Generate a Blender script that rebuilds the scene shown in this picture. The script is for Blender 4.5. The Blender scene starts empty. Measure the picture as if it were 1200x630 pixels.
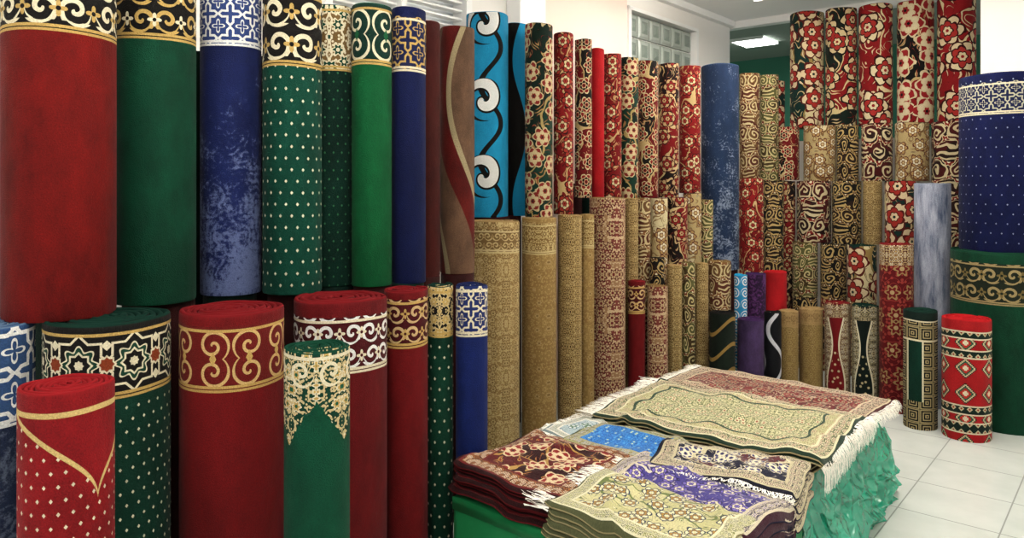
import bpy, math, random
from mathutils import noise as mn, Vector
random.seed(5)
scene = bpy.context.scene
scene.view_settings.view_transform = 'Standard'
scene.view_settings.look = 'None'
COL = scene.collection

# ---------------------------------------------------------------- helpers
def hx(h, k=1.0):
    out = []
    for i in (0, 2, 4):
        c = int(h[i:i+2], 16) / 255
        c = c / 12.92 if c <= .04045 else ((c + .055) / 1.055) ** 2.4
        out.append(min(1, c * k))
    return (out[0], out[1], out[2], 1)

NT = None
def nn(t): return NT.nodes.new(t)
class E:
    def __init__(s, o): s.o = o
    def __add__(s, b): return m('ADD', s, b)
    def __radd__(s, b): return m('ADD', b, s)
    def __sub__(s, b): return m('SUBTRACT', s, b)
    def __rsub__(s, b): return m('SUBTRACT', b, s)
    def __mul__(s, b): return m('MULTIPLY', s, b)
    def __rmul__(s, b): return m('MULTIPLY', b, s)
    def __truediv__(s, b): return m('DIVIDE', s, b)
def put(inp, v):
    if isinstance(v, E): NT.links.new(v.o, inp)
    else: inp.default_value = v
def m(op, *a):
    n = nn('ShaderNodeMath'); n.operation = op
    for i, x in enumerate(a): put(n.inputs[i], x)
    return E(n.outputs[0])
def lt(a, b): return m('LESS_THAN', a, b)
def gt(a, b): return m('GREATER_THAN', a, b)
def mn_(a, b): return m('MINIMUM', a, b)
def mx(a, b): return m('MAXIMUM', a, b)
def ab(a): return m('ABSOLUTE', a)
def fr(a): return m('FRACT', a)
def fl(a): return m('FLOOR', a)
def sq(a): return m('SQRT', a)
def sn(a): return m('SINE', a)
def cs(a): return m('COSINE', a)
def at(y, x): return m('ARCTAN2', y, x)
def clamp(a): return m('MAXIMUM', m('MINIMUM', a, 1.), 0.)
def line(a, c, w): return lt(ab(a - c), w)
def mix(f, a, b, mode='MIX'):
    n = nn('ShaderNodeMix'); n.data_type = 'RGBA'; n.blend_type = mode
    put(n.inputs[0], f); put(n.inputs[6], a); put(n.inputs[7], b)
    return E(n.outputs[2])
def vec(x, y, z=0.0):
    n = nn('ShaderNodeCombineXYZ'); put(n.inputs[0], x); put(n.inputs[1], y); put(n.inputs[2], z)
    return E(n.outputs[0])
def noise(x, y, z, scale, detail=2.0, rough=.5):
    n = nn('ShaderNodeTexNoise'); put(n.inputs['Vector'], vec(x, y, z))
    n.inputs['Scale'].default_value = scale; n.inputs['Detail'].default_value = detail
    n.inputs['Roughness'].default_value = rough
    return E(n.outputs[0])
def voro(x, y, scale, rand=.8):
    n = nn('ShaderNodeTexVoronoi'); n.voronoi_dimensions = '2D'
    put(n.inputs['Vector'], vec(x, y)); n.inputs['Scale'].default_value = scale
    n.inputs['Randomness'].default_value = rand
    s = nn('ShaderNodeSeparateXYZ'); NT.links.new(n.outputs['Position'], s.inputs[0])
    return E(n.outputs['Distance']), E(s.outputs[0]), E(s.outputs[1])
def getuv():
    n = nn('ShaderNodeUVMap'); n.uv_map = 'UVMap'
    s = nn('ShaderNodeSeparateXYZ'); NT.links.new(n.outputs[0], s.inputs[0])
    return E(s.outputs[0]), E(s.outputs[1])
def objrnd():
    n = nn('ShaderNodeObjectInfo'); return E(n.outputs['Random'])

def newmat(name):
    global NT
    mt = bpy.data.materials.new(name); mt.use_nodes = True
    NT = mt.node_tree; NT.nodes.clear()
    o = nn('ShaderNodeOutputMaterial'); p = nn('ShaderNodeBsdfPrincipled')
    NT.links.new(p.outputs[0], o.inputs[0])
    return mt, p, o
def finish_carpet(p, col, u, v, sheen=.03, dim=.70):
    fib = noise(u, v, 0.5, 190, 2, .7)
    f = (fib - .5) * .8 + dim
    col = mix(1.0, col, vec(f, f, f), 'MULTIPLY')
    put(p.inputs['Base Color'], col)
    p.inputs['Roughness'].default_value = .75
    p.inputs['Specular IOR Level'].default_value = .12
    p.inputs['Sheen Weight'].default_value = sheen
    p.inputs['Sheen Roughness'].default_value = .4
    b = nn('ShaderNodeBump'); b.inputs['Strength'].default_value = .6; b.inputs['Distance'].default_value = .006
    put(b.inputs['Height'], noise(u, v, 0.0, 260, 2) + noise(u, v * .5, 0.0, 11, 3) * 3.)
    NT.links.new(b.outputs[0], p.inputs['Normal'])
def plainmat(name, c, rough=.8, spec=.3, noisy=.0, **kw):
    mt, p, o = newmat(name)
    p.inputs['Base Color'].default_value = c
    if noisy:
        tc = nn('ShaderNodeTexCoord'); n = nn('ShaderNodeTexNoise'); n.inputs['Scale'].default_value = 3
        n.inputs['Detail'].default_value = 5
        NT.links.new(tc.outputs['Object'], n.inputs['Vector'])
        d = tuple(x * (1 - noisy) for x in c[:3]) + (1,)
        put(p.inputs['Base Color'], mix(E(n.outputs[0]), d, c))
    p.inputs['Roughness'].default_value = rough; p.inputs['Specular IOR Level'].default_value = spec
    for k, vv in kw.items(): p.inputs[k.replace('_', ' ')].default_value = vv
    return mt

# ---------------------------------------------------------------- patterns
def sc(c, k): return tuple(min(1, x * k) for x in c[:3]) + (1,)
def velvet(u, v, c, amt=.3, k=.60):
    """brushed velvet: broad hand marks and finer nap changes"""
    c = sc(c, k); amt = amt + .08
    r = objrnd()
    n = noise(u * 1.0 + r * 9., v * .5, 1.3, 13, 7, .7)
    n2 = noise(u * .6 + r * 5., v * .25, 3.3, 6, 2, .5)
    n = clamp((n - .34) * 2.2 + (n2 - .5) * 1.4)
    return mix(n, sc(c, 1 - amt), sc(c, 1 + amt))
def dots(u, v, base, dot, s=.042, k=.13):
    row = fl(v / s); cu = fr(u / s + row * .5) - .5; cv = fr(v / s) - .5
    return mix(lt(ab(cu) + ab(cv) * .8, k), base, dot)
def mottle(u, v, base, hi, bias=0., grad=.0, amt=.45):
    n = noise(u, v, 3.0, 60, 8, .85); n2 = noise(u, v, 5.0, 8, 4, .6)
    n3 = ab(fr(noise(ab(fr(u / .22) - .5) * .22, v, 2.0, 14, .5) * 6.) - .5) * 2.
    f = (n - .5) * 3.2 + (n2 - .5) * 2.0 + (n3 - .5) * .35 + (v - .5) * grad + bias
    return mix(clamp(f * 2.5 + .3) * amt, velvet(u, v, base, .2, .85), hi)
def orn(u, v, S, c, seed=0., flower=.34, vine=.09, asp=1.5, rnd=True, k=1.0, vs=3.4, nv=5.5):
    if rnd:
        r = objrnd(); u = u + r * 3.1; v = v + r * 1.7
    mu = ab(fr(u / S) - .5); mv = ab(fr(v / (S * asp)) - .5) * asp
    n = noise(mu, mv, seed, 4.5 * k, .6)
    vm = lt(ab(fr(n * nv) - .5), vine)
    g = mix(gt(noise(mu, mv, seed + 9.1, 3.2, 0.), .52), c[0], c[1])
    d2, _, _ = voro(mu + seed * .37, mv, vs * 4.2, .9)
    g = mix(lt(d2, .26), g, c[2])
    col = mix(vm, g, c[2])
    su = mu + seed * 1.31; sv = mv + seed * .77
    d, px, py = voro(su, sv, vs, .75)
    phi = at(sv - py, su - px)
    pet = cs(phi * 6.0) * .25 + 1.0
    col = mix(lt(d, pet * flower), col, c[3])
    col = mix(lt(d, pet * (flower * .72)), col, c[4])
    col = mix(lt(d, flower * .33), col, c[5])
    return col
def bigfl(u, v, c, seed, k=1., fr_=.42, vsc=5.4, rnd=True):
    if rnd:
        r = objrnd(); u = u + r * 5.; v = v + r * 3.
    x = u * k; y = v * k
    xx = x + (noise(x, y, seed, 7, 1) - .5) * .14; yy = y + (noise(x, y, seed + 5, 7, 1) - .5) * .14
    n1 = noise(xx, yy * .55, seed + 2, 4.5, 0.)
    col = mix(gt(n1, .5), c[0], c[1])
    n2 = noise(xx * 1.3, yy, seed + 7, 8, 0.)
    w = (noise(x, y, seed + 8, 17, 0.) - .4) * .62
    leaf = lt(ab(fr(n2 * 6.) - .5), w)
    rim = lt(ab(fr(n2 * 6.) - .5), w + .07)
    col = mix(rim, col, sc(c[0], .5)); col = mix(leaf, col, c[2])
    col = mix(leaf * lt(ab(fr(n2 * 6.) - .5), .05), col, c[4])
    col = mix(lt(ab(n1 - .5), .016), col, c[2])
    sx = x + seed * 1.7
    d, px, py = voro(sx, y, vsc, .7)
    phi = at(y - py, sx - px)
    wig = (noise(x, y, seed + 3., 22, 1) - .5) * .45
    pet = ab(cs(phi * 3.)) * .30 + .80 + wig
    pet2 = ab(sn(phi * 3.)) * .30 + .80 + wig
    col = mix(lt(d, pet * fr_), col, c[3])
    col = mix(lt(d, pet * (fr_ * .86)), col, c[4])
    col = mix(lt(d, pet2 * (fr_ * .66)), col, c[3])
    col = mix(lt(d, pet2 * (fr_ * .56)), col, c[5])
    col = mix(lt(d, pet * (fr_ * .34)), col, c[3])
    col = mix(lt(d, pet * (fr_ * .26)), col, c[4])
    return mix(lt(d, fr_ * .1), col, c[0])
def spiral(cu, cv, arms=1., tight=3.4, w=.17, rmax=.47):
    r = sq(cu * cu + cv * cv); phi = at(cv, cu)
    t = fr(phi / 6.28318 * arms + r * tight)
    return lt(ab(t - .5), w) * lt(r, rmax)
def scrolls(u, v, S, g, g2, mo, fl_, core):
    r = objrnd(); u = u + r * 2.
    u = u + (noise(u, v, 4.4, 9, 1) - .5) * S * .7; v = v + (noise(u, v, 8.4, 9, 1) - .5) * S * .7
    row = fl(v / S); uu = u / S + row * .5
    par = fr(fl(uu) * .5 + row * .25) * 4. - 1.
    cu = (fr(uu) - .5) * par; cv = fr(v / S) - .5
    base = mix(gt(noise(u, v, 2.2, 9, 0.), .52), g, g2)
    col = mix(spiral(cu, cv, 1., 3.6, .2, .46), base, mo)
    a = fr(uu + .5) - .5; b_ = fr(v / S + .5) - .5
    rr = sq(a * a + b_ * b_); ph = at(b_, a); pet = cs(ph * 6.) * .2 + 1.
    col = mix(lt(rr, pet * .24), col, mo); col = mix(lt(rr, pet * .18), col, fl_); return mix(lt(rr, .07), col, core)
def octd(cu, cv):
    ax = ab(cu); ay = ab(cv)
    return mn_(mx(ax, ay), (ax + ay) * .707)
def band(u, v, kind, off, hb, g, mo, mo2, ln):
    h = hb - off - .03
    if kind == 'scroll':
        s = h / 1.5
        par = fr(fl(u / s) * .5) * 4.0 - 1.0
        cu = (fr(u / s) - .5) * par; cv = (v - (off + hb) / 2) / s
        cv1 = ab(cv) - .36
        col = mix(spiral(cu, cv1, 1., 3.4, .15, .47), g, mo)
        col = mix(lt(ab(cu) + ab(cv) * .5, .1), col, mo2)
    elif kind == 'star':
        s = h * .9
        cu = fr(u / s) - .5; cv = (v - (off + hb) / 2) / s
        o = octd(cu, cv); r = sq(cu * cu + cv * cv); ph = at(cv, cu)
        col = mix(line(o, .40, .022), g, mo)
        col = mix(lt(r, cs(ph * 8.) * .05 + .33), col, mo); col = mix(lt(r, cs(ph * 8.) * .05 + .295), col, hx('123f2e'))
        col = mix(lt(o, .19), col, mo); col = mix(lt(o, .155), col, BLK); col = mix(lt(o, .07), col, mo)
        cu2 = fr(u / s + .5) - .5
        o2 = octd(cu2, cv)
        col = mix(lt(o2, .13), col, mo); col = mix(lt(o2, .10), col, mo2)
        col = mix(lt(ab(cu2) + ab(ab(cv) - .36), .1), col, mo)
    elif kind == 'lattice':
        s = h * .52
        cu = fr(u / s) - .5; cv = fr((v - off) / s) - .5
        n = noise(u, v, 0., 30, 1) * .06
        o = octd(cu, cv) + n
        col = mix(line(o, .41, .045), g, mo)
        phi = at(cv, cu); r = sq(cu * cu + cv * cv)
        col = mix(line(r - cs(phi * 4.0) * .09, .17, .035), col, mo)
    elif kind == 'arab':
        s = h * .5
        row = fl((v - off) / s); par = fr(fl(u / s + row) * .5) * 4. - 1.
        cu = (fr(u / s) - .5) * par; cv = fr((v - off - .015) / s) - .5
        wv = noise(u, v, 1., 22, 1) * .12
        col = mix(spiral(cu + wv, cv, 1., 2.7, .2, .5), g, mo)
        u2 = fr(u / s + .5) - .5; r = sq(u2 * u2 + cv * cv); ph = at(cv, u2)
        col = mix(lt(r, cs(ph * 4.) * .08 + .17), col, mo2); col = mix(lt(r, .07), col, g)
    else:
        s = h * 1.1
        col = orn(u, v, s, [g, g, mo, mo, mo2, mo], seed=len(kind) * 1.1,
                  flower=.3, vine=.15, asp=1.0, rnd=False, k=.9, vs=3.0, nv=5.)
    return col
def withband(u, v, body, kind, off, hb, g, mo, mo2, ln):
    col = mix(lt(v, hb), body, band(u, v, kind, off, hb, g, mo, mo2, ln))
    if off > .001: col = mix(lt(v, off), col, body)
    col = mix(line(v, hb - .012, .0045), col, ln)
    col = mix(line(v, hb, .004), col, ln)
    col = mix(line(v, off + .014, .0045), col, ln)
    return col

RED = hx('7a1318'); DRED = hx('5c0f13'); GRN = hx('0c4330'); BGRN = hx('115c36'); DGRN = hx('0a3026')
NAVY = hx('161f4c'); TAN = hx('a8895a'); DTAN = hx('7d6138'); CREAM = hx('eee3c2'); GOLD = hx('cba860')
BLK = hx('14110f'); MAR = hx('4a0e14'); TURQ = hx('1f9bcb'); WHITE = hx('f4f4f0'); BRN = hx('4a2c1c')
OLV = hx('6b5a35'); PUR = hx('3d2150')

MATS = {}
def M(key, edge, fn):
    mt, p, o = newmat('carpet_pile_' + key)
    u, v = getuv(); finish_carpet(p, fn(u, v), u, v)
    e = plainmat('carpet_edge_' + key, sc(edge, .8), .9, .1, .45)
    MATS[key] = (mt, e)
M('red_top', DRED, lambda u, v: withband(u, v, velvet(u, v, hx('921713')), 'arab', .02, .25, BLK, CREAM, GOLD, GOLD))
M('green_top', GRN, lambda u, v: withband(u, v, velvet(u, v, hx('0a5a3e')), 'arab', .0, .215, BLK, GOLD, CREAM, GOLD))
M('navy_mott', NAVY, lambda u, v: withband(u, v, mottle(u, v, hx('18245c'), hx('8798c8'), -.3, 1.0, .5), 'lattice', .0, .2, hx('31457f'), WHITE, WHITE, WHITE))
M('green_dots', GRN, lambda u, v: withband(u, v, dots(u, v, velvet(u, v, hx('0b5845'), .2), CREAM), 'arab', .0, .27, BLK, CREAM, GOLD, GOLD))
M('dgreen_dots', DGRN, lambda u, v: withband(u, v, dots(u, v, velvet(u, v, hx('0c3c2f'), .3), hx('3d7a52'), .035), 'fl', .0, .25, DTAN, CREAM, GRN, GOLD))
M('bright_green', BGRN, lambda u, v: withband(u, v, velvet(u, v, hx('0e7a42'), .2), 'scroll', .0, .23, DGRN, CREAM, BGRN, GOLD))
M('navy_gold', NAVY, lambda u, v: withband(u, v, velvet(u, v, hx('14215c'), .2), 'lattice', .03, .25, hx('1a2048'), GOLD, GOLD, CREAM))
M('maroon_plain', MAR, lambda u, v: velvet(u, v, hx('5a1a14')))
def waves(u, v):
    t = fr(u * 3.6 + sn(v * 3.6 + .5) * .5 + .05)
    col = mix(lt(t, .36), velvet(u, v, hx('7c5c46'), .3, .8), velvet(u, v, hx('7a1c16')))
    return mix(line(t, .40, .05), col, hx('a59672'))
M('waves', BRN, waves)
def turq(u, v):
    s = .46
    side = u + .02
    cv = fr((v + .17) / s) - .5; cu = side / s
    col = velvet(u, v, TURQ, .12, .95)
    wv = side - sn(v * 13.66 - 1.2) * .07
    col = mix(line(wv, .05, .02), col, BLK)
    r = sq(cu * cu + cv * cv); phi = at(cv, cu)
    t = fr(phi / 6.28318 + r * 3.4)
    col = mix(lt(ab(t - .5), .34) * lt(r, .285), col, BLK)
    col = mix(lt(ab(t - .5), .24) * lt(r, .275), col, WHITE)
    return col
M('turq', TURQ, turq)
M('turq2', TURQ, lambda u, v: mix(gt(u + sn(v * 7.) * .05, .02), BLK, TURQ))
M('lat_grey', hx('56708f'), lambda u, v: withband(u, v, mottle(u, v, hx('26314f'), hx('7f8ba0'), 0.), 'lattice', .0, .27, hx('32507e'), WHITE, WHITE, WHITE))
M('star_green', DGRN, lambda u, v: withband(u, v, dots(u, v, velvet(u, v, hx('0a4635'), .2), CREAM, .036), 'star', .0, .20, BLK, CREAM, hx('8b3a1c'), GOLD))
M('red_scroll', RED, lambda u, v: withband(u, v, velvet(u, v, hx('941519'), .18), 'scroll', .02, .22, hx('6c1613'), hx('dcb878'), GOLD, GOLD))
M('red_white', RED, lambda u, v: withband(u, v, velvet(u, v, hx('841419'), .2), 'arab', .04, .23, MAR, WHITE, CREAM, CREAM))
M('red_gold', RED, lambda u, v: withband(u, v, velvet(u, v, hx('8c1519'), .2), 'arab', .02, .2, MAR, hx('d9b883'), GOLD, GOLD))
M('green_gold', DGRN, lambda u, v: withband(u, v, dots(u, v, velvet(u, v, hx('0d4b36'), .2), CREAM), 'fl', .0, .19, BLK, hx('d9c08a'), GOLD, GOLD))
M('navy_white', NAVY, lambda u, v: withband(u, v, velvet(u, v, hx('192d78'), .2), 'lattice', .0, .19, hx('22306a'), CREAM, WHITE, CREAM))
def redswag(u, v):
    red = velvet(u, v, hx('b01c23'), .2, .7)
    col = dots(u, v, red, CREAM, .034, .14)
    q = m('POWER', ab(u - .08), .6) * .52
    col = mix(lt(v, .27 - q), col, red)
    col = mix(line(v, .045, .007), col, hx('dcc07c'))
    col = mix(line(v + q, .27, .0075), col, hx('dcc07c'))
    return col
M('red_swag', hx('9a191f'), redswag)
def greenmihrab(u, v):
    body = velvet(u, v, hx('0c5f42'), .2)
    edge = ab(fr(u / .19 + .5) - .5) * .26 + .10 + noise(u, v, 0., 26, 1) * .06
    o = orn(u, v, .17, [hx('0d3d2c'), hx('0d3d2c'), hx('d8c290'), CREAM, GOLD, hx('1a5a3e')], 2.3, .3, .17, 1.2, False, 1.0, 3.2, 5)
    col = mix(lt(v, edge), body, o)
    sp = spiral((fr(u / .095) - .5), (v - .05) / .095, 1., 3., .17, .45)
    col = mix(sp, col, CREAM)
    return mix(line(v, .008, .005), col, CREAM)
M('green_mihrab', GRN, greenmihrab)
M('tan_a', TAN, lambda u, v: withband(u, v, orn(u, v, .20, [hx('9a7c4c'), hx('a68957'), hx('c6ad79'), hx('7c6035'), hx('bfa572'), hx('856a3e')], 1.2, .3, .12), 'arab', .03, .16, DTAN, hx('ccb480'), TAN, hx('d1bb8a')))
M('tan_b', TAN, lambda u, v: withband(u, v, orn(u, v, .26, [hx('977745'), hx('9c7d49'), hx('b3955d'), hx('a07f4a'), hx('b59966'), hx('876a3b')], 3.2, .26, .05), 'flor', .02, .2, hx('866839'), hx('ccb47c'), DTAN, hx('d1bb86')))
M('tan_c', TAN, lambda u, v: orn(u, v, .14, [hx('7d6236'), hx('957846'), hx('cbb27c'), hx('5c4424'), hx('c3a66c'), BRN], 4.2, .34, .12))
M('redtan', DTAN, lambda u, v: orn(u, v, .34, [hx('7d3b33'), hx('a07a58'), hx('d0b48e'), hx('5b1c1c'), hx('bfa27a'), hx('6d2222')], 2.2, .34, .10, 1.7, vs=4.2, nv=7.))
M('creamorn', DTAN, lambda u, v: scrolls(u, v, .11, hx('6b4a2a'), hx('5a2a1c'), hx('d0bd8e'), hx('8a5a35'), CREAM))
M('creamred', MAR, lambda u, v: scrolls(u, v, .15, hx('4a1414'), hx('2a1512'), hx('d8c79c'), hx('8a2420'), CREAM))
M('creamleaf', MAR, lambda u, v: bigfl(u, v, [hx('d8c89c'), hx('b9a270'), hx('7a5a34'), hx('5a1c18'), hx('b08c58'), CREAM], 1.9, 1.5))
M('blackgold', BLK, lambda u, v: scrolls(u, v, .11, BLK, hx('2b1a14'), hx('c2a56b'), hx('6d4a2c'), CREAM))
M('redfloral', RED, lambda u, v: bigfl(u, v, [hx('7a1216'), hx('8b161a'), hx('cdb079'), hx('3a0c0e'), hx('a8382c'), hx('e3cf9e')], 7.3, 1.5))
M('greenfloral', DGRN, lambda u, v: bigfl(u, v, [hx('10241b'), hx('17382a'), hx('b39c62'), hx('d3bd90'), hx('8d2a25'), hx('d8c497')], 3.9, 1.3))
M('blackred', BLK, lambda u, v: bigfl(u, v, [hx('17120f'), hx('6f1115'), hx('cbb07a'), hx('dfcb9d'), hx('8d1f1e'), hx('2a0f0d')], 8.4, 1.5))
M('redblack', MAR, lambda u, v: bigfl(u, v, [hx('7d1317'), hx('18110f'), hx('d6bf8a'), hx('401010'), hx('c8a878'), hx('8a1d1c')], 10.4, 1.3))
M('bigfloral_g', DGRN, lambda u, v: bigfl(u, v, [hx('12302a'), hx('e0cfa0'), hx('9a804a'), hx('5c1412'), hx('e8d0a6'), hx('a83028')], 2.9, .8, .50))
M('bigfloral_r', RED, lambda u, v: bigfl(u, v, [hx('981a1e'), hx('881519'), hx('e8d4a2'), hx('3d0a0c'), hx('ecd9ae'), hx('b0322c')], 5.9, .75, .46, 4.8))
M('bigfloral_k', BLK, lambda u, v: bigfl(u, v, [hx('140f0f'), hx('8c171b'), hx('cbb27c'), hx('e6d4aa'), hx('a02226'), hx('ecdcb4')], 4.7, .78, .50))
M('bigfloral_c', MAR, lambda u, v: bigfl(u, v, [hx('861519'), hx('17241c'), hx('dcc68e'), hx('1c1210'), hx('e0c898'), hx('a8302a')], 9.3, .8, .48))
M('lime', OLV, lambda u, v: scrolls(u, v, .10, hx('5c5a31'), hx('4a3a20'), hx('cdbd88'), hx('7d3020'), CREAM))
M('stone_dark', hx('33486a'), lambda u, v: mottle(u, v, hx('263a5c'), hx('a9b8d0'), -.35, .3, .75))
def stone2(u, v):
    n = noise(u * 2., v * .35, 4., 9, 8, .7)
    f = clamp((n - .35) * 3.4)
    return mix(f, hx('525e78'), hx('c4c8d8'))
M('stone_light', hx('8a90a0'), stone2)
M('red_plain', hx('b3161c'), lambda u, v: velvet(u, v, hx('b3161c'), .2, .95))
M('purple', PUR, lambda u, v: velvet(u, v, hx('453258'), .5, 1.))
M('purple2', PUR, lambda u, v: mottle(u, v, hx('2c1536'), hx('8b4d98'), 0.))
M('sky', TURQ, lambda u, v: mix(spiral(fr(u / .08) - .5, fr(v / .08) - .5, 1., 4., .2), hx('2b8dc0'), WHITE))
M('dkstripe', BLK, lambda u, v: mix(line(fr(v * 6. + sn(u * 18.) * .35), .5, .08), velvet(u, v, hx('1e2a20'), .3), hx('9a7a3f')))
M('bw', BLK, lambda u, v: mix(line(fr(u * 6. + sn(v * 14.) * .4 + .3), .5, .1), velvet(u, v, hx('14141c'), .3), hx('cfcdd4')))
M('tan_plain', TAN, lambda u, v: withband(u, v, orn(u, v, .2, [hx('8a7040'), hx('917745'), hx('a58b58'), hx('7c6136'), hx('a98f5d'), hx('7a5d31')], 3.7, .26, .06), 'fl', .0, .1, DTAN, TAN, TAN, TAN))
def mihr(base, dark):
    def f(u, v):
        c = velvet(u, v, base, .25, .85)
        x = ab(u + .01)
        w = sn(v * 11. + 1.6) * .022 + .045
        o = orn(u, v, .12, [dark, dark, hx('c9b88c'), CREAM, dark, CREAM], 3.3, .33, .12, 1.3, False)
        col = mix(gt(x, w), c, o)
        col = mix(line(x - w, 0., .005), col, CREAM)
        d2, _, _ = voro(u * 1., v, 24, .7)
        col = mix(lt(d2, .2) * gt(v, .33) * lt(x, w - .012), col, hx('c9b88c'))
        return mix(lt(v, .09), col, o)
    return f
M('mihrab_red', RED, mihr(hx('7f1319'), hx('4c0b10')))
M('mihrab_black', DGRN, mihr(hx('101d18'), hx('0e0f10')))
def bigred(u, v):
    col = orn(u, v, .5, [hx('5e0c12'), hx('680f14'), hx('9a3a32'), hx('a78a5a'), hx('701418'), hx('bda474')], 3.1, .3, .05, 1.5)
    return mix(lt(v, .13), col, orn(u, v, .12, [MAR, MAR, hx('c0a474'), CREAM, DRED, GOLD], 1.3, .32, .15, 1., False))
M('red_mosque', RED, bigred)
def keyrug(u, v):
    s = .085
    o = mx(ab(fr(u / s) - .5), ab(fr(v / s) - .5))
    key = lt(ab(fr(o * 5.6) - .5), .2)
    kc = mix(key, hx('0f1110'), hx('b9a678'))
    inner = velvet(u + 0., v, hx('0c4030'), .25)
    x = ab(u + .03)
    f = mix(gt(x, .045), inner, kc)
    f = mix(line(x, .047, .005), f, CREAM)
    f = mix(lt(v, .17), f, kc); f = mix(gt(v, .55), f, kc)
    f = mix(lt(v, .05), f, hx('10211b')); f = mix(line(v, .05, .004) , f, CREAM); f = mix(line(v, .17, .005), f, CREAM)
    return f
M('keyrug', DGRN, keyrug)
def diam(u, v):
    s = .15
    cu = fr(u / s + .5) - .5; cv = fr((v - .05) / s) - .5
    st = m('SNAP', ab(cv), .05)
    d = ab(cu) + st
    col = velvet(u, v, hx('b51c20'), .15, .95)
    col = mix(lt(d, .40), col, hx('1a2a22')); col = mix(lt(d, .35), col, hx('d8c79c')); col = mix(lt(d, .28), col, hx('1d5a46')); col = mix(lt(d, .2), col, hx('c02a22')); col = mix(lt(d, .1), col, CREAM)
    s2 = .045
    d3 = ab(fr(u / s2) - .5) + ab(fr(v / s2) - .5)
    bd = mix(lt(d3, .36), hx('15281f'), hx('cfc29a')); bd = mix(lt(d3, .15), bd, hx('a02020'))
    for lo, hi in ((.06, .10), (.17, .215), (.50, .55), (.60, .66)):
        col = mix(gt(v, lo) * lt(v, hi), col, bd)
        col = mix(line(v, lo, .004), col, CREAM); col = mix(line(v, hi, .004), col, CREAM)
    return mix(lt(v, .04), col, velvet(u, v, hx('b51c20'), .15, .95))
M('diamond', hx('c0181e'), diam)
M('big_green', hx('0c3b28'), lambda u, v: withband(u, v, velvet(u, v, hx('0e5236'), .3), 'arab', .05, .3, hx('1b2418'), hx('a99566'), hx('7c6a3c'), hx('a99566')))
M('big_navy', NAVY, lambda u, v: withband(u, v, dots(u, v, velvet(u, v, hx('141f5c'), .25), hx('a9b2c8'), .06, .08), 'lattice', .04, .24, hx('141d48'), hx('c6c2a8'), CREAM, CREAM))
M('support', MAR, lambda u, v: velvet(u, v, hx('4a1a18')))
M('support_fill_g', DGRN, lambda u, v: velvet(u, v, DGRN))

# ---------------------------------------------------------------- carpet roll mesh
def roll(x, y, r, z0, z1, key, seam=2.6):
    h = z1 - z0
    t = max(.011, min(.02, r / 9))
    n = max(3, int((r - .012) / t)); SEG = 40 if r > .09 else 30
    face = math.atan2(-y, -x) ; end = face + seam
    tot = n * SEG; sd = random.random() * 6
    prof = [(-.44, 0, 0), (-.44, 1, -.3), (-.2, 1, 0), (.2, 1, 0), (.40, 1, -.25), (.46, 1, -.7), (.46, 0, .5), (.3, 0, 0)]
    SIDE = 5
    vs, fs, uvs, mi = [], [], [], []
    ea = random.uniform(.004, .014); eb = random.random() * 3
    for k in range(tot + 1):
        ph = k / SEG * 2 * math.pi
        ang = end - (n * 2 * math.pi - ph)
        rc = r - .46 * t - t * (n - k / SEG)
        if k > tot - 4: rc += 0.0015
        wob = 1 + ea * math.sin(2 * ang + sd) + .005 * math.sin(5 * ang + sd) + .003 * math.sin(9 * ang + eb) - .008
        wh = .0025 * math.sin(k * .37 + sd) + .002 * math.sin(k * .11)
        for a, b, c in prof:
            rr = max(.002, rc + a * t) * wob
            vs.append((rr * math.cos(ang), rr * math.sin(ang), b * h + c * t + (wh if b else 0)))
    P = len(prof)
    for k in range(tot):
        a0 = (k / SEG * 2 * math.pi) - n * 2 * math.pi + seam
        a1 = a0 + 2 * math.pi / SEG
        for j in range(P - 1):
            i = k * P + j
            fs.append((i, i + P, i + P + 1, i + 1))
            za, zb = prof[j][1], prof[j + 1][1]
            mi.append(0 if j >= SIDE - 1 else 1)
            aa, bb = a0, a1
            if bb < -math.pi - .3: aa += 2 * math.pi; bb += 2 * math.pi
            uvs += [(aa * r, h - h * za), (bb * r, h - h * za), (bb * r, h - h * zb), (aa * r, h - h * zb)]
    for k in (0, tot):
        i = k * P
        f = tuple(range(i, i + P)); fs.append(f if k else f[::-1]); mi.append(0 if k else 1)
        uvs += [(seam * r, h * .5)] * P
    me = bpy.data.meshes.new('carpet_roll_mesh')
    me.from_pydata(vs, [], [f for f in fs])
    uvl = me.uv_layers.new(name='UVMap')
    flat = []
    for q in uvs: flat += [q[0], q[1]]
    uvl.data.foreach_set('uv', flat)
    me.materials.append(MATS[key][0]); me.materials.append(MATS[key][1])
    me.polygons.foreach_set('material_index', mi)
    me.polygons.foreach_set('use_smooth', [True] * len(fs))
    me.update()
    ob = bpy.data.objects.new('carpet_roll', me); ob.location = (x, y, z0); COL.objects.link(ob)
    return ob

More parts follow.
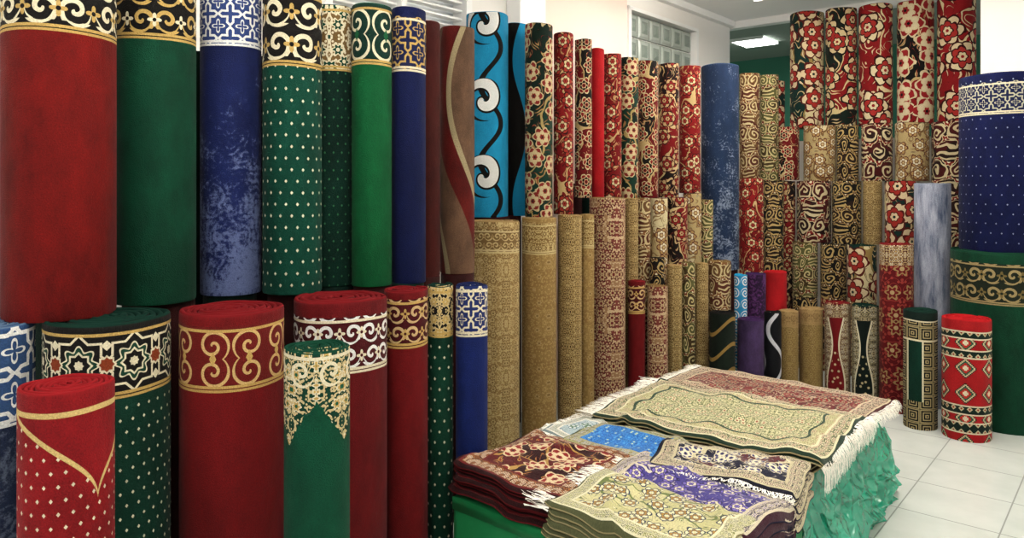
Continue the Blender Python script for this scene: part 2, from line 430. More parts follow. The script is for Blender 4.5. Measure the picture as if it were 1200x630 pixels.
R = [
 # upper tier, left
 (-1.393, 2.28, .164, 1.10, 2.20, 'red_top'), (-1.228, 2.55, .135, 1.10, 2.20, 'green_top'),
 (-1.040, 2.74, .112, 1.10, 2.20, 'navy_mott'), (-.822, 2.77, .114, 1.10, 2.20, 'green_dots'),
 (-.735, 2.985, .105, 1.10, 2.20, 'dgreen_dots'), (-.560, 2.95, .084, 1.10, 2.20, 'bright_green'),
 (-.425, 3.03, .074, 1.10, 2.205, 'navy_gold'), (-.394, 3.25, .08, 1.10, 2.20, 'maroon_plain'),
 (-.25, 3.36, .083, 1.10, 2.20, 'waves'),
 # lower tier, left
 (-1.497, 2.13, .112, 0, 1.10, 'lat_grey'), (-1.228, 2.25, .180, 0, 1.10, 'star_green'),
 (-.908, 2.40, .168, 0, 1.10, 'red_scroll'), (-.613, 2.64, .168, 0, 1.10, 'red_white'),
 (-.407, 2.83, .088, 0, 1.10, 'red_gold'), (-.288, 2.95, .056, 0, 1.10, 'green_gold'),
 (-.163, 2.95, .068, 0, 1.10, 'navy_white'),
 (-1.142, 1.90, .113, 0, .99, 'red_swag'), (-.58, 2.2, .099, 0, 1.02, 'green_mihrab'),
 # second row behind: upper-tier supports, plus added rolls keeping gaps dark
 (-1.52, 2.56, .14, 0, 1.10, 'support_fill_g'), (-1.23, 2.58, .12, 0, 1.10, 'support'), (-1.047, 2.75, .1, 0, 1.10, 'support_fill_g'), (-.84, 2.78, .08, 0, 1.10, 'support'),
 (-.735, 2.985, .1, 0, 1.10, 'support_fill_g'), (-.560, 2.96, .08, 0, 1.10, 'support'), (-.43, 3.03, .072, 0, 1.10, 'support_fill_g'),
 (-.394, 3.25, .08, 0, 1.10, 'support'), (-.25, 3.36, .08, 0, 1.10, 'support'), (-.13, 4.52, .12, 0, 1.30, 'support'),
 (-.01, 4.68, .07, 0, 1.30, 'support'), (.41, 4.95, .06, 0, 1.50, 'support'), (.52, 5.12, .06, 0, 1.50, 'support_fill_g'),
 (-1.23, 2.86, .09, 0, 2.0, 'support_fill_g'), (-1.0, 3.01, .09, 0, 2.0, 'support'),
 # second upper row
 (-.155, 4.52, .134, 1.30, 2.52, 'turq'), (0.03, 4.68, .072, 1.30, 2.50, 'turq2'),
 (.16, 4.5, .09, 1.30, 2.457, 'greenfloral'), (.32, 4.65, .067, 1.31, 2.435, 'redfloral'), (.458, 4.8, .06, 1.41, 2.427, 'blackred'),
 (.563, 4.93, .052, 1.41, 2.39, 'red_plain'), (.677, 5.05, .07, 1.41, 2.375, 'redfloral'), (.811, 5.15, .066, 1.40, 2.37, 'greenfloral'),
 (.968, 5.3, .074, 1.40, 2.37, 'blackred'), (1.14, 5.42, .08, 1.40, 2.37, 'redblack'), (1.327, 5.55, .084, 1.43, 2.374, 'redfloral'),
 (1.592, 5.7, .148, .85, 2.40, 'stone_dark'), (1.6, 5.72, .14, 0, .85, 'support'),
 # middle floor row
 (-.111, 4.2, .157, 0, 1.29, 'tan_a'), (.157, 4.4, .107, 0, 1.30, 'tan_b'), (.347, 4.5, .077, 0, 1.31, 'tan_c'),
 (.462, 4.6, .05, 0, 1.31, 'tan_b'), (.606, 4.75, .12, 0, 1.41, 'redtan'), (.80, 5.0, .052, 0, 1.40, 'tan_c'),
 (.90, 5.1, .052, 0, 1.40, 'creamorn'), (1.022, 5.2, .07, 0, 1.40, 'creamleaf'), (1.176, 5.3, .077, 0, 1.40, 'redblack'),
 (1.314, 5.42, .07, 0, 1.43, 'creamleaf'), (1.44, 5.5, .05, 0, 1.38, 'lime'),
 # short rolls behind the display
 (.808, 4.83, .062, 0, .87, 'red_gold'), (.942, 4.82, .072, 0, .84, 'redtan'), (.98, 5.02, .055, 0, 1.0, 'blackgold'),
 (1.092, 5.0, .055, 0, .955, 'tan_c'), (1.196, 5.05, .05, 0, .965, 'lime'), (1.30, 5.1, .05, 0, .955, 'tan_c'),
 (1.448, 5.2, .085, 0, .96, 'creamorn'), (1.385, 4.9, .088, 0, .655, 'dkstripe'), (1.587, 4.95, .09, 0, .60, 'purple'),
 (1.583, 5.15, .048, 0, .87, 'sky'), (1.736, 5.3, .075, 0, .86, 'purple2'), (1.896, 5.36, .085, 0, .87, 'red_plain'),
 (1.753, 5.0, .06, 0, .64, 'bw'), (1.931, 5.19, .07, 0, .615, 'tan_plain'), (2.132, 5.3, .085, 0, .615, 'tan_plain'),
 (2.277, 5.2, .088, 0, .67, 'mihrab_red'), (2.415, 5.08, .09, 0, .67, 'mihrab_black'), (2.549, 4.93, .108, 0, 1.10, 'red_mosque'),
 (2.527, 4.6, .1, 0, .72, 'keyrug'), (2.70, 4.42, .135, 0, .705, 'diamond'),
 (2.856, 5.05, .118, 0, 1.50, 'stone_light'),
 (3.1, 4.7, .30, 0, 1.08, 'big_green'), (3.15, 4.72, .28, 1.08, 2.18, 'big_navy'),
 # back stack
 (2.405, 6.1, .102, 0, .58, 'blackgold'), (2.586, 5.98, .102, 0, .58, 'redblack'), (2.744, 5.83, .114, 0, .58, 'creamorn'), (3.02, 5.8, .12, 0, .58, 'support'),
 (2.405, 6.1, .102, .58, 1.02, 'lime'), (2.586, 5.98, .102, .58, 1.02, 'blackgold'), (2.744, 5.83, .114, .58, 1.02, 'bigfloral_g'), (3.02, 5.8, .12, .58, 1.02, 'redblack'),
 (2.495, 6.15, .14, 1.02, 1.52, 'creamred'), (2.70, 6.0, .115, 1.02, 1.52, 'blackgold'), (2.862, 5.9, .075, 1.02, 1.52, 'tan_c'), (3.02, 5.78, .115, 1.02, 1.52, 'bigfloral_g'),
 (2.34, 6.36, .118, 1.53, 1.98, 'blackred'), (2.566, 6.2, .135, 1.52, 1.98, 'creamleaf'), (2.755, 6.1, .088, 1.52, 1.98, 'blackgold'),
 (2.945, 6.0, .12, 1.52, 1.98, 'creamred'), (3.174, 5.9, .128, 1.52, 1.98, 'creamleaf'), (3.413, 5.8, .13, 1.0, 1.98, 'creamred'), (3.413, 5.8, .13, 0, 1.0, 'support'),
 (2.558, 6.45, .145, 1.98, 2.97, 'bigfloral_g'), (2.788, 6.3, .13, 1.98, 2.97, 'bigfloral_c'), (3.018, 6.17, .135, 1.98, 2.97, 'bigfloral_r'),
 (3.282, 6.05, .143, 1.98, 2.97, 'bigfloral_k'), (3.538, 5.92, .143, 1.98, 2.97, 'bigfloral_r'),
 # corner columns
 (1.931, 6.0, .1, 0, 1.54, 'redfloral'), (2.163, 6.16, .09, 0, 1.52, 'blackgold'), (2.35, 6.31, .058, 0, 1.52, 'redblack'), (2.37, 6.68, .085, 0, 1.42, 'support'),
 (1.949, 6.1, .085, 1.54, 2.40, 'creamorn'), (2.162, 6.25, .082, 1.52, 2.41, 'lime'), (2.38, 6.7, .08, 1.42, 2.42, 'bigfloral_g'),
]
for q in R: roll(*q)

# ---------------------------------------------------------------- building axes
AX = (.65, .76); BX = (.76, -.65); P0 = (-.2, 4.75)
def W(a, b, z): return (P0[0] + a * AX[0] + b * BX[0], P0[1] + a * AX[1] + b * BX[1], z)
def boxmesh(a0, a1, b0, b1, z0, z1):
    v = [W(a, b, z) for z in (z0, z1) for a, b in ((a0, b0), (a1, b0), (a1, b1), (a0, b1))]
    f = [(0, 1, 2, 3), (7, 6, 5, 4), (4, 5, 1, 0), (5, 6, 2, 1), (6, 7, 3, 2), (7, 4, 0, 3)]
    return v, f
def mk(name, parts, mats, smooth=False):
    V, F, I = [], [], []
    for v, f, i in parts:
        o = len(V); V += v; F += [tuple(x + o for x in q) for q in f]; I += [i] * len(f)
    me = bpy.data.meshes.new(name); me.from_pydata(V, [], F)
    for mt in mats: me.materials.append(mt)
    me.polygons.foreach_set('material_index', I)
    me.polygons.foreach_set('use_smooth', [smooth] * len(F))
    me.update()
    ob = bpy.data.objects.new(name, me); COL.objects.link(ob); return ob
def abox(name, a0, a1, b0, b1, z0, z1, mat): 
    v, f = boxmesh(a0, a1, b0, b1, z0, z1); return mk(name, [(v, f, 0)], [mat])

wallm = plainmat('wall_paint_white', hx('f4f0ea'), .8, .2, .06)
wallp = plainmat('wall_paint_blush', hx('f6dfd2'), .8, .2, .06)
ceilm = plainmat('ceiling_paint', hx('fafaf8'), .85, .2, .02)
ceilg = plainmat('ceiling_paint_grey', hx('969f94'), .85, .2, .1)
greenw = plainmat('wall_paint_green', hx('3b7862'), .7, .3, .2)
trimm = plainmat('trim_white', hx('f7f6f3'), .5, .4, .03)

# floor
mt, p, o = newmat('floor_tiles')
u, v = getuv()
T = .4
gu = ab(fr(u / T + .25) - .5); gv = ab(fr(v / T + .1) - .5)
g = gt(mx(gu, gv), .4925)
n = noise(u, v, 0., 6, 5)
tile = mix(n, hx('b4bab4'), hx('ced2cc'))
put(p.inputs['Base Color'], mix(g, tile, hx('7c7f7a')))
put(p.inputs['Roughness'], g * .5 + .22)
b = nn('ShaderNodeBump'); b.inputs['Strength'].default_value = .3; b.inputs['Distance'].default_value = .003
put(b.inputs['Height'], 1. - g); NT.links.new(b.outputs[0], p.inputs['Normal'])
me = bpy.data.meshes.new('floor')
cs4 = [(-8, -3.5), (-8, 6.8), (7.1, 6.8), (7.1, -3.5)]
me.from_pydata([W(a, bb, 0) for a, bb in cs4], [], [(0, 1, 2, 3)])
ul = me.uv_layers.new(name='UVMap')
for i, c in enumerate(cs4): ul.data[i].uv = c
me.materials.append(mt); me.update()
if me.polygons[0].normal.z < 0: me.flip_normals()
COL.objects.link(bpy.data.objects.new('floor', me))

def wall_left():
    parts = []
    def seg(a0, a1, z0, z1, mi): v, f = boxmesh(a0, a1, -.15, 0, z0, z1); parts.append((v, f, mi))
    seg(-8, -1.2, 0, 3.15, 0)
    seg(-1.2, -.1, 0, 2.2, 0); seg(-1.2, -.1, 2.75, 3.15, 0)
    seg(-.1, .3, 0, 3.15, 0)
    seg(.3, 1.76, 0, 3.15, 1)
    seg(1.76, 3.0, 0, 2.3, 0); seg(1.76, 3.0, 2.96, 3.15, 0)
    seg(3.0, 3.73, 0, 3.15, 0)
    return mk('wall_left', parts, [wallm, wallp])
wall_left()
abox('pillar_left', .25, .52, .002, .12, 0, 3.149, trimm)
abox('added_backing_wall', 3.6, 3.72, .01, 2.3, 0, 1.9, wallm)  # unseen, added to keep the space behind the lower rolls dark
abox('wall_back', 2.7, 3.3, 2.34, 6.7, 0, 3.149, wallm)
abox('wall_right', -8, 2.69, 6.6, 6.75, 0, 3.149, wallm)
abox('wall_rear_room', 7.0, 7.15, -3.5, 6.8, 0, 3.3, greenw)
abox('wall_rear_room_side', 3.75, 7.0, -3.6, -3.45, 0, 3.3, greenw)
abox('wall_rear_room_return', 3.6, 3.74, -3.5, -.16, 0, 3.3, wallm)
abox('ceiling', -8, 3.8, -.15, 6.8, 3.15, 3.25, ceilm)
abox('ceiling_rear', 3.81, 7.15, -3.6, 6.8, 3.3, 3.4, ceilg)
abox('trim_beam', 3.74, 3.84, -.15, 6.8, 3.08, 3.3, trimm)
abox('trim_cornice', -8, 3.73, .001, .06, 3.09, 3.149, trimm)

parts = []
def bev_block(a0, a1, z0, z1, d0, d1, e=.02):
    v = []
    for (d, k) in ((d0, 0), (d1 - .012, 0), (d1, e)):
        for a, z in ((a0 + k, z0 + k), (a1 - k, z0 + k), (a1 - k, z1 - k), (a0 + k, z1 - k)): v.append(W(a, d, z))
    f = [(0, 3, 2, 1)]
    for L in (0, 4):
        for i in range(4):
            j = (i + 1) % 4; f.append((L + i, L + j, L + 4 + j, L + 4 + i))
    f.append((8, 9, 10, 11))
    return v, f
nx, nz = 6, 3
for i in range(nx):
    for j in range(nz):
        w = 1.16 / nx; hgt = .60 / nz
        a0 = 1.80 + i * w + .008; z0 = 2.33 + j * hgt + .008
        v, f = bev_block(a0, a0 + w - .016, z0, z0 + hgt - .016, -.1, -.03); parts.append((v, f, 0))
        v, f = bev_block(a0 + .04, a0 + w - .056, z0 + .04, z0 + hgt - .056, -.05, -.018, .03); parts.append((v, f, 2))
v, f = boxmesh(1.76, 3.0, -.12, -.07, 2.3, 2.96); parts.append((v, f, 1))
for (a0, a1, z0, z1) in ((1.76, 3.0, 2.3, 2.33), (1.76, 3.0, 2.93, 2.96), (1.76, 1.80, 2.3, 2.96), (2.96, 3.0, 2.3, 2.96)):
    v, f = boxmesh(a0, a1, -.1, .02, z0, z1); parts.append((v, f, 1))
glass = plainmat('glass_block', hx('a2aaa2'), .15, .6)
glass2 = plainmat('glass_block_core', hx('7f8a82'), .1, .8)
mk('window_1', parts, [glass, trimm, glass2])
parts = []
for (a0, a1, z0, z1) in ((-1.2, -.1, 2.2, 2.24), (-1.2, -.1, 2.71, 2.75), (-1.2, -1.15, 2.2, 2.75), (-.15, -.1, 2.2, 2.75), (-.68, -.64, 2.2, 2.75)):
    v, f = boxmesh(a0, a1, -.1, .02, z0, z1); parts.append((v, f, 0))
for i in range(9):
    z = 2.26 + i * .052
    v, f = boxmesh(-1.15, -.15, -.08, -.02, z, z + .012); parts.append((v, f, 0))
v, f = boxmesh(-1.2, -.1, -.14, -.12, 2.2, 2.75); parts.append((v, f, 1))
mk('window_2', parts, [trimm, plainmat('frosted_pane', hx('eef4f6'), .3, .5)])

# unseen lamps, added out of frame and hung low to brighten rolls and ceiling
em, p, o = newmat('added_lamp_glow')
p.inputs['Base Color'].default_value = (1, 1, 1, 1); p.inputs['Emission Color'].default_value = (1, .945, .865, 1); p.inputs['Emission Strength'].default_value = 13.5
def lamp(a, b, la, lb, z, mat, th=.03):
    v, f = boxmesh(a - la / 2, a + la / 2, b - lb / 2, b + lb / 2, z - th, z - .002)
    parts = [(v, f, 0)]
    for s in (-1, 1):
        v2, f2 = boxmesh(a + s * la / 2 - .015, a + s * la / 2 + .015, b - lb / 2 - .015, b + lb / 2 + .015, z - th - .005, z + .004)
        parts.append((v2, f2, 1))
        if th > .04:
            v2, f2 = boxmesh(a + s * la / 3 - .006, a + s * la / 3 + .006, b - .006, b + .006, z - .01, 3.148); parts.append((v2, f2, 1))
    mk('ceiling_or_fill_lamp', parts, [mat, trimm])
for a, b in ((-4.2, 1.6), (-4.2, 4.2), (-2.4, 1.9), (-2.4, 4.2), (-.5, 2.6), (1.0, 2.1), (1.2, 4.6), (1.60, 1.2)):
    lamp(a, b, 1.0, .5, 2.97, em, .06)
em2, p, o = newmat('rear_lamp_and_fill')
p.inputs['Emission Color'].default_value = (.95, 1, .95, 1); p.inputs['Emission Strength'].default_value = 13
x, y = 3.05, 9.35; rx, ry = x - P0[0], y - P0[1]
lamp(rx * .65 + ry * .76, rx * .76 - ry * .65, .5, .4, 3.3, em2)
lamp(5.6, 4.2, .9, .6, 3.1, em2, .05)  # out of view, added to brighten the rear room
lamp(5.2, -2.2, .9, .6, 3.1, em2, .05)  # second unseen fill lamp added for the rear room

# ---------------------------------------------------------------- display platforms
gcloth = plainmat('green_cloth', hx('0f7a43'), .6, .3, .35)
def platform(a0, a1, b0, b1, top):
    parts = []
    v, f = boxmesh(a0, a1, b0, b1, 0, top - .02); parts.append((v, f, 0))
    v, f = boxmesh(a0 - .01, a1 + .01, b0 - .01, b1 + .01, top - .045, top); parts.append((v, f, 0))
    loop = []
    N = 60
    for (s, e) in (((a0, b0), (a1, b0)), ((a1, b0), (a1, b1)), ((a1, b1), (a0, b1)), ((a0, b1), (a0, b0))):
        for i in range(N):
            t = i / N; loop.append((s[0] + (e[0] - s[0]) * t, s[1] + (e[1] - s[1]) * t))
    ca, cb = (a0 + a1) / 2, (b0 + b1) / 2
    V, F = [], []
    L = len(loop)
    for zi, z in enumerate((top - .02, top * .6, top * .3, .003)):
        for i, (a, b) in enumerate(loop):
            k = 1.012 + .006 * zi * (math.sin(i * .55) + .6 * math.sin(i * 1.3 + 1)) * .6
            V.append(W(ca + (a - ca) * k, cb + (b - cb) * k, z))
    for zi in range(3):
        for i in range(L):
            j = (i + 1) % L; F.append((zi * L + i, zi * L + j, (zi + 1) * L + j, (zi + 1) * L + i))
    parts.append((V, F, 0))
    return mk('display_platform', parts, [gcloth], True)
platform(-.70, .45, 1.3, 2.20, .385)
platform(-1.53, -.745, 1.3, 2.28, .345)
BF = (-.73, .47, 1.18, 2.325); BN = (-1.57, -.60, 1.24, 2.34)

# ---------------------------------------------------------------- rugs
def rugmat(key, La, Lb, field, border, edge, lnc, S=.2, bw=.07, medal=None, seed=1.3, mode=0, k=1.9, dim=.78):
    mt, p, o = newmat('rug_' + key)
    u, v = getuv()
    e = mn_(mn_(u, La - u), mn_(v, Lb - v))
    uc = u - La / 2 + S / 2; vc = v - Lb / 2 + S * .65
    if mode == 1:
        f = bigfl(u, v, field, seed, k, rnd=False)
    else:
        f = orn(uc, vc, S, field, seed, .34, .1, 1.3, False)
    if medal:
        eu = e + sn(u * 34.) * .008 + sn(v * 34.) * .008
        f = mix(lt(eu, bw + .07), f, orn(uc, vc, S * .6, medal, seed + 2, .36, .12, 1.0, False))
        f = mix(line(eu, bw + .07, .0055), f, medal[5])
    bd = orn(u, v, bw * 1.5, border, seed + 4, .36, .15, 1.0, False)
    col = mix(lt(e, bw + .03), f, bd)
    for x in (.022, bw + .03): col = mix(line(e, x, .0045), col, lnc)
    col = mix(lt(e, .018), col, edge)
    finish_carpet(p, col, u, v, .1, dim)
    return mt
fringem = plainmat('fringe_cotton', hx('f8f4e8'), .9, .1, .06)
def wload(p, q, z, B, out=.0):
    a0, a1, b0, b1 = B
    ea = max(0, p - a1) - max(0, a0 - p); eb = max(0, q - b1) - max(0, b0 - q)
    e = math.hypot(ea, eb)
    pc = min(max(p, a0), a1); qc = min(max(q, b0), b1)
    if e > 0:
        k = min(e, .035) * .65 / e
        pc += ea * k; qc += eb * k
        z -= max(0, e - .01)
    return W(pc, qc, z)
def rug(name, ca, cb, La, Lb, rot, z, mat, B, edge, layers=1, fringe=None, wav=.004, shift=.01, fl=.055, th=.013, fold=0.):
    NA, NB = max(8, int(La / .02)), max(8, int(Lb / .02))
    V, F, UV, I = [], [], [], []
    sd = random.random() * 50
    def pos(lp, lq, zz, off=(0, 0), amp=wav):
        c, s = math.cos(rot), math.sin(rot)
        p = ca + off[0] + lp * c - lq * s; q = cb + off[1] + lp * s + lq * c
        w = amp * (mn.noise(Vector((p * 5, q * 5, sd))) + .5 * mn.noise(Vector((p * 13, q * 13, sd))) + .25)
        cr = max(0, 1 - abs(mn.noise(Vector((p * 2.2 + 4, q * 3.1, sd + 20)))) * 9) * amp * .9
        ed = min((La / 2 - abs(lp)), (Lb / 2 - abs(lq)))
        dr = -fold * max(0, 1 - ed / .06) ** 2 if ed > -.001 else -fold
        w2 = .008 * mn.noise(Vector((p * 4, q * 4, sd + 9)))
        return wload(p + w2, q + w2, zz + max(w, -.003) + cr + dr, B)
    for L in range(layers):
        off = (random.uniform(-shift, shift), random.uniform(-shift, shift)) if L else (0, 0)
        zt = z - L * th * 1.15
        base = len(V)
        for side in (0, 1):
            for i in range(NA + 1):
                for j in range(NB + 1):
                    lp = (i / NA - .5) * La; lq = (j / NB - .5) * Lb
                    cx = max(0, abs(lp) - La / 2 + .03) / .03; cy = max(0, abs(lq) - Lb / 2 + .03) / .03
                    rc = cx * cy * .009
                    lp -= math.copysign(rc, lp); lq -= math.copysign(rc, lq)
                    lq += .006 * math.sin(i * .4 + sd); lp += .006 * math.sin(j * .33 + sd)
                    rim = (i in (0, NA)) or (j in (0, NB))
                    zz = zt - (th if side else 0)
                    if rim: zz += (-1 if side == 0 else 1) * th * .3
                    V.append(pos(lp, lq, zz, off))
        G = (NA + 1) * (NB + 1)
        def idx(s, i, j): return base + s * G + i * (NB + 1) + j
        def uvof(i, j): return (i / NA * La, j / NB * Lb)
        for i in range(NA):
            for j in range(NB):
                F.append((idx(0, i, j), idx(0, i, j + 1), idx(0, i + 1, j + 1), idx(0, i + 1, j))[::-1]); I.append(0)
                UV.extend([uvof(i, j), uvof(i, j + 1), uvof(i + 1, j + 1), uvof(i + 1, j)][::-1])
                F.append((idx(1, i, j), idx(1, i, j + 1), idx(1, i + 1, j + 1), idx(1, i + 1, j))); I.append(1)
                UV.extend([(0, 0)] * 4)
        for i in range(NA):
            for j in (0, NB):
                F.append((idx(0, i, j), idx(0, i + 1, j), idx(1, i + 1, j), idx(1, i, j))); I.append(1); UV.extend([(0, 0)] * 4)
        for j in range(NB):
            for i in (0, NA):
                F.append((idx(0, i, j), idx(0, i, j + 1), idx(1, i, j + 1), idx(1, i, j))); I.append(1); UV.extend([(0, 0)] * 4)
        if fringe and L <= 1:
            for end in fringe:
                n = int((La if end in 'bB' else Lb) / .0042)
                for k in range(n):
                    t = (k + random.random() * .6) / n - .5
                    ln = fl * random.uniform(.75, 1.2); dx = random.uniform(-.016, .016); wd = .0022
                    lift = random.uniform(0, .006)
                    prev = None
                    for s in range(5):
                        ss = s / 4
                        wob = dx * ss + .004 * math.sin(ss * 5 + k)
                        quad = []
                        for w in (-wd, wd):
                            tt = t * (La if end in 'bB' else Lb) + wob + w * (1 - .4 * ss)
                            ext = ss * ln - .006
                            if end == 'B': lp, lq = tt, Lb / 2 + ext
                            elif end == 'b': lp, lq = tt, -Lb / 2 - ext
                            elif end == 'A': lp, lq = La / 2 + ext, tt
                            else: lp, lq = -La / 2 - ext, tt
                            V.append(pos(lp, lq, zt - th * .3 * (1 + ss) + lift * math.sin(ss * 3) + .002, off)); quad.append(len(V) - 1)
                        if prev: F.append((prev[0], prev[1], quad[1], quad[0])); I.append(2); UV.extend([(0, 0)] * 4)
                        prev = quad
    me = bpy.data.meshes.new(name); me.from_pydata(V, [], F)
    ul = me.uv_layers.new(name='UVMap'); flat = []
    for q in UV: flat += [q[0], q[1]]
    ul.data.foreach_set('uv', flat)
    for mm in (mat, edge, fringem): me.materials.append(mm)
    me.polygons.foreach_set('material_index', I); me.polygons.foreach_set('use_smooth', [True] * len(F)); me.update()
    ob = bpy.data.objects.new(name, me); COL.objects.link(ob); return ob

edg_c = plainmat('rug_backing_cream', hx('a3966e'), .9, .1, .3); edg_r = plainmat('rug_backing_red', hx('5a1518'), .9, .1, .3)
edg_n = plainmat('rug_backing_navy', hx('24243c'), .9, .1, .3); edg_b = plainmat('rug_backing_blue', hx('2a5f9a'), .9, .1, .3)
SAGE = [hx('cdc79a'), hx('d6cfa4'), hx('7c8058'), hx('56603c'), hx('e2d9b0'), hx('9a5a44')]
m1 = rugmat('sage', .68, 1.0, SAGE, [hx('243a2a'), hx('2c4230'), hx('c2b98c'), CREAM, hx('7d3a2c'), CREAM], hx('24382a'), hx('e0d8b2'), .15, .05,
            [hx('d8d0a4'), hx('cbc294'), hx('8a8a5a'), hx('8a4a3c'), hx('e2d8b0'), hx('24402e')])
m2 = rugmat('crimson', .5, 1.02, [hx('7a1c20'), hx('64161c'), hx('d2bda2'), hx('2a1a20'), hx('b8a080'), hx('a02a2c')],
            [hx('3a1416'), hx('4a181a'), hx('d0c0a0'), CREAM, hx('8a2a2c'), CREAM], hx('4a1418'), hx('d3c3a2'), .15, .06, mode=1, seed=3.3, k=2.6)
m3 = rugmat('maroon', .5, .52, [hx('2e0a0e'), hx('5a1014'), hx('b8924e'), hx('e0c8a0'), hx('8c1a1c'), hx('e0cfa5')],
            [hx('3d0c10'), hx('30080c'), hx('b0703a'), CREAM, hx('7a1a1a'), CREAM], hx('2a080a'), hx('6a1a1a'), .26, .05, seed=5.3, mode=1, k=1.6)
m4 = rugmat('blue', .34, .46, [hx('1f6ac0'), hx('2a7ccf'), hx('54a0e0'), hx('1a4f96'), hx('3c8cd6'), hx('c9d4a0')],
            [hx('4a4a28'), hx('56562e'), hx('b8b080'), CREAM, hx('3a5a80'), CREAM], hx('4a4c2a'), hx('a8a878'), .15, .03, seed=2.2)
m5 = rugmat('navy', .34, .56, [hx('16162e'), hx('5c2028'), hx('cfc4a0'), hx('e0d6b8'), hx('3a3a70'), CREAM],
            [hx('141428'), hx('1c1c34'), hx('c0b490'), CREAM, hx('5a2028'), CREAM], hx('161626'), hx('c8bc98'), .13, .045, seed=3.2, mode=1, k=2.6)
m6 = rugmat('violet', .38, .62, [hx('3a3478'), hx('473e88'), hx('dcd2bc'), hx('2a2450'), hx('7a6ab8'), hx('e0d6c0')],
            [hx('241c40'), hx('2c2448'), hx('c0b4a0'), CREAM, hx('5a4a8a'), CREAM], hx('3a1424'), hx('d0c4a8'), .14, .045, seed=6.1, mode=1, k=2.8)
m7 = rugmat('pistachio', .42, .6, [hx('d2cb98'), hx('c6c08a'), hx('6e7a46'), hx('2c3a50'), hx('e6dfb8'), hx('a8803a')],
            [hx('7a7c4a'), hx('848650'), hx('e0dab0'), CREAM, hx('4a5838'), CREAM], hx('55583a'), hx('e4deba'), .15, .04, seed=7.1, mode=1, k=2.6)
m8 = rugmat('mist', .30, .40, [hx('c4d2d6'), hx('b2c6cc'), hx('7a98a6'), hx('5a7a8a'), hx('e4ece8'), hx('6a8a5a')],
            [hx('8a9a9a'), hx('92a2a0'), hx('e0e0d0'), CREAM, hx('6a7a7a'), CREAM], hx('7a8a8a'), hx('eeeadd'), .12, .03, seed=4.1, mode=1, k=2.6)
mlow = rugmat('pile_low', 1.1, .98, [hx('6a2a28'), hx('7a3230'), hx('c0a890'), hx('d9cbb0'), hx('6a1a20'), hx('3a2030')],
            [hx('4a2a2c'), hx('562e30'), hx('c7b79a'), CREAM, hx('8a2a2c'), CREAM], hx('4a3a2c'), hx('d3c3a2'), .2, .06)
rug('rug_stack', -.125, 1.79, 1.12, .98, 0, .430, mlow, BF, edg_c, 3, None, .002)
rug('fringed_rug', .20, 1.80, .5, 1.02, .03, .462, m2, BF, edg_r, 2, 'Bb', .012, th=.013, fold=.004)
rug('fringed_rug', -.38, 1.835, .68, 1.0, -.05, .488, m1, BF, edg_c, 2, 'Bb', .020, fl=.085, th=.015, fold=.008)
# near pile
rug('folded_rug', -1.28, 1.53, .5, .52, .02, .462, m3, BN, edg_r, 7, None, .017, .018, fold=.012)
rug('folded_rug', -.86, 1.46, .30, .40, .16, .444, m8, BN, edg_c, 6, 'ba', .013, .015, fold=.008, fl=.07)
rug('folded_rug', -.91, 1.64, .34, .44, -.04, .468, m4, BN, edg_b, 6, None, .016, fold=.012)
rug('folded_rug', -.90, 2.07, .32, .54, -.16, .484, m5, BN, edg_n, 8, 'a', .020, .022, fold=.014, fl=.03)
rug('folded_rug', -1.17, 2.06, .36, .62, .10, .462, m6, BN, edg_n, 7, 'b', .018, .020, fold=.012)
rug('folded_rug', -1.42, 2.04, .36, .58, .04, .476, m7, BN, edg_c, 8, 'b', .018, .020, fold=.010, fl=.085)

# crumpled green plastic wrap down the side of the far pile
pm, p, o = newmat('green_plastic_film')
tc = nn('ShaderNodeTexCoord')
n1 = nn('ShaderNodeTexNoise'); n1.inputs['Scale'].default_value = 9; n1.inputs['Detail'].default_value = 3
NT.links.new(tc.outputs['Object'], n1.inputs['Vector'])
put(p.inputs['Base Color'], mix(E(n1.outputs[0]), hx('085a48'), hx('2cc8a2')))
p.inputs['Roughness'].default_value = .16
p.inputs['Specular IOR Level'].default_value = .9
vv = nn('ShaderNodeTexVoronoi'); vv.inputs['Scale'].default_value = 16; vv.feature = 'DISTANCE_TO_EDGE'
NT.links.new(tc.outputs['Object'], vv.inputs['Vector'])
bb = nn('ShaderNodeBump'); bb.inputs['Strength'].default_value = .6; bb.inputs['Distance'].default_value = .03
NT.links.new(vv.outputs['Distance'], bb.inputs['Height']); NT.links.new(bb.outputs[0], p.inputs['Normal'])
tr = nn('ShaderNodeBsdfTransparent'); tr.inputs[0].default_value = hx('7fe0c0')
ms = nn('ShaderNodeMixShader'); ms.inputs[0].default_value = .25
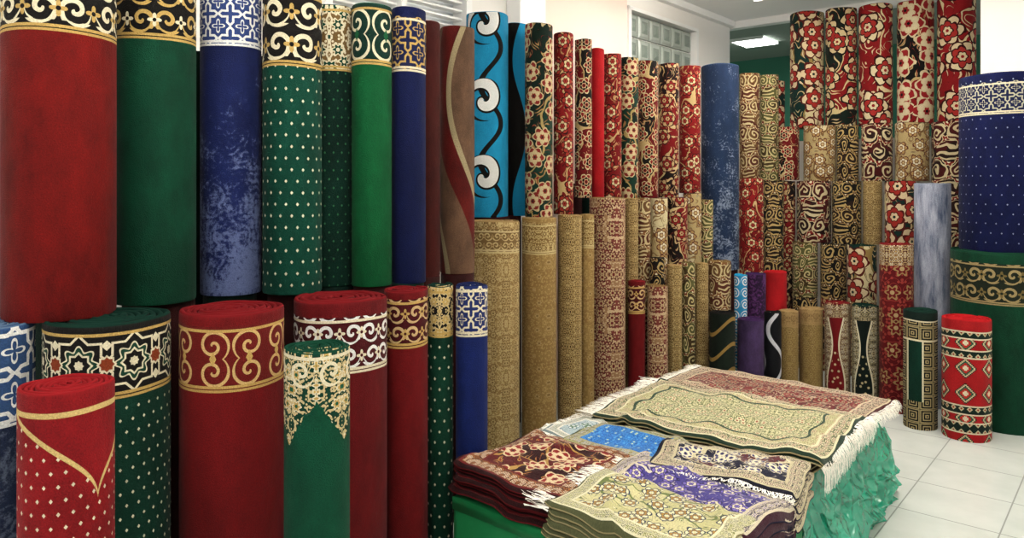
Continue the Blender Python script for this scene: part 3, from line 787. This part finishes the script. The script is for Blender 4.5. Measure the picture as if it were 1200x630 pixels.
NT.links.new(p.outputs[0], ms.inputs[1]); NT.links.new(tr.outputs[0], ms.inputs[2]); NT.links.new(ms.outputs[0], o.inputs[0])
parts = []
def film(a0, a1, bb, ztop, spread, seed, NX=110, NZ=50):
    V, F = [], []
    for j in range(NZ + 1):
        t = j / NZ
        for i in range(NX + 1):
            s = i / NX
            a = a0 + (a1 - a0) * s
            q = Vector((a * 6, t * ztop * 11, seed))
            q = q + Vector((mn.noise(q * .7), mn.noise(q * .7 + Vector((5, 5, 5))), 0)) * .9
            r1 = 1 - abs(mn.noise(q)) * 2.2; r2 = 1 - abs(mn.noise(q * 1.9 + Vector((3, 1, 2)))) * 2
            fold = .04 * r1 + .016 * r2
            o_ = .004 + fold * (.3 + t * .8) + spread * math.sin(min(1, t * 1.3) * 1.57) * (.7 + .6 * mn.noise(Vector((a * 3, 0, seed))))
            z = ztop * (1 - t) + .025 * mn.noise(q * 1.2) * math.sin(t * 3.1)
            V.append(W(a + .02 * mn.noise(q * 1.5), bb + max(o_, .004), max(z, .004)))
    for j in range(NZ):
        for i in range(NX):
            k = j * (NX + 1) + i; F.append((k, k + 1, k + NX + 2, k + NX + 1))
    return V, F
V, F = film(-.72, .48, 2.22, .385, .06, 2.); parts.append((V, F, 0))
V, F = film(-.50, .50, 2.24, .30, .06, 7.); parts.append((V, F, 0))
V, F = film(-.70, .2, 2.25, .20, .10, 11.); parts.append((V, F, 0))
mk('plastic_wrap', parts, [pm], True)

# ---------------------------------------------------------------- light + camera
w = bpy.data.worlds.new('World'); scene.world = w; w.use_nodes = True
w.node_tree.nodes['Background'].inputs[0].default_value = (.97, .97, 1, 1)
w.node_tree.nodes['Background'].inputs[1].default_value = 1.3
cam = bpy.data.cameras.new('camera'); co = bpy.data.objects.new('camera', cam); COL.objects.link(co)
co.location = (0, 0, 1.5); co.rotation_euler = (math.pi / 2, 0, 0)
cam.sensor_width = 36; cam.lens = 26.1; cam.shift_y = -.0833; cam.clip_start = .05
scene.camera = co
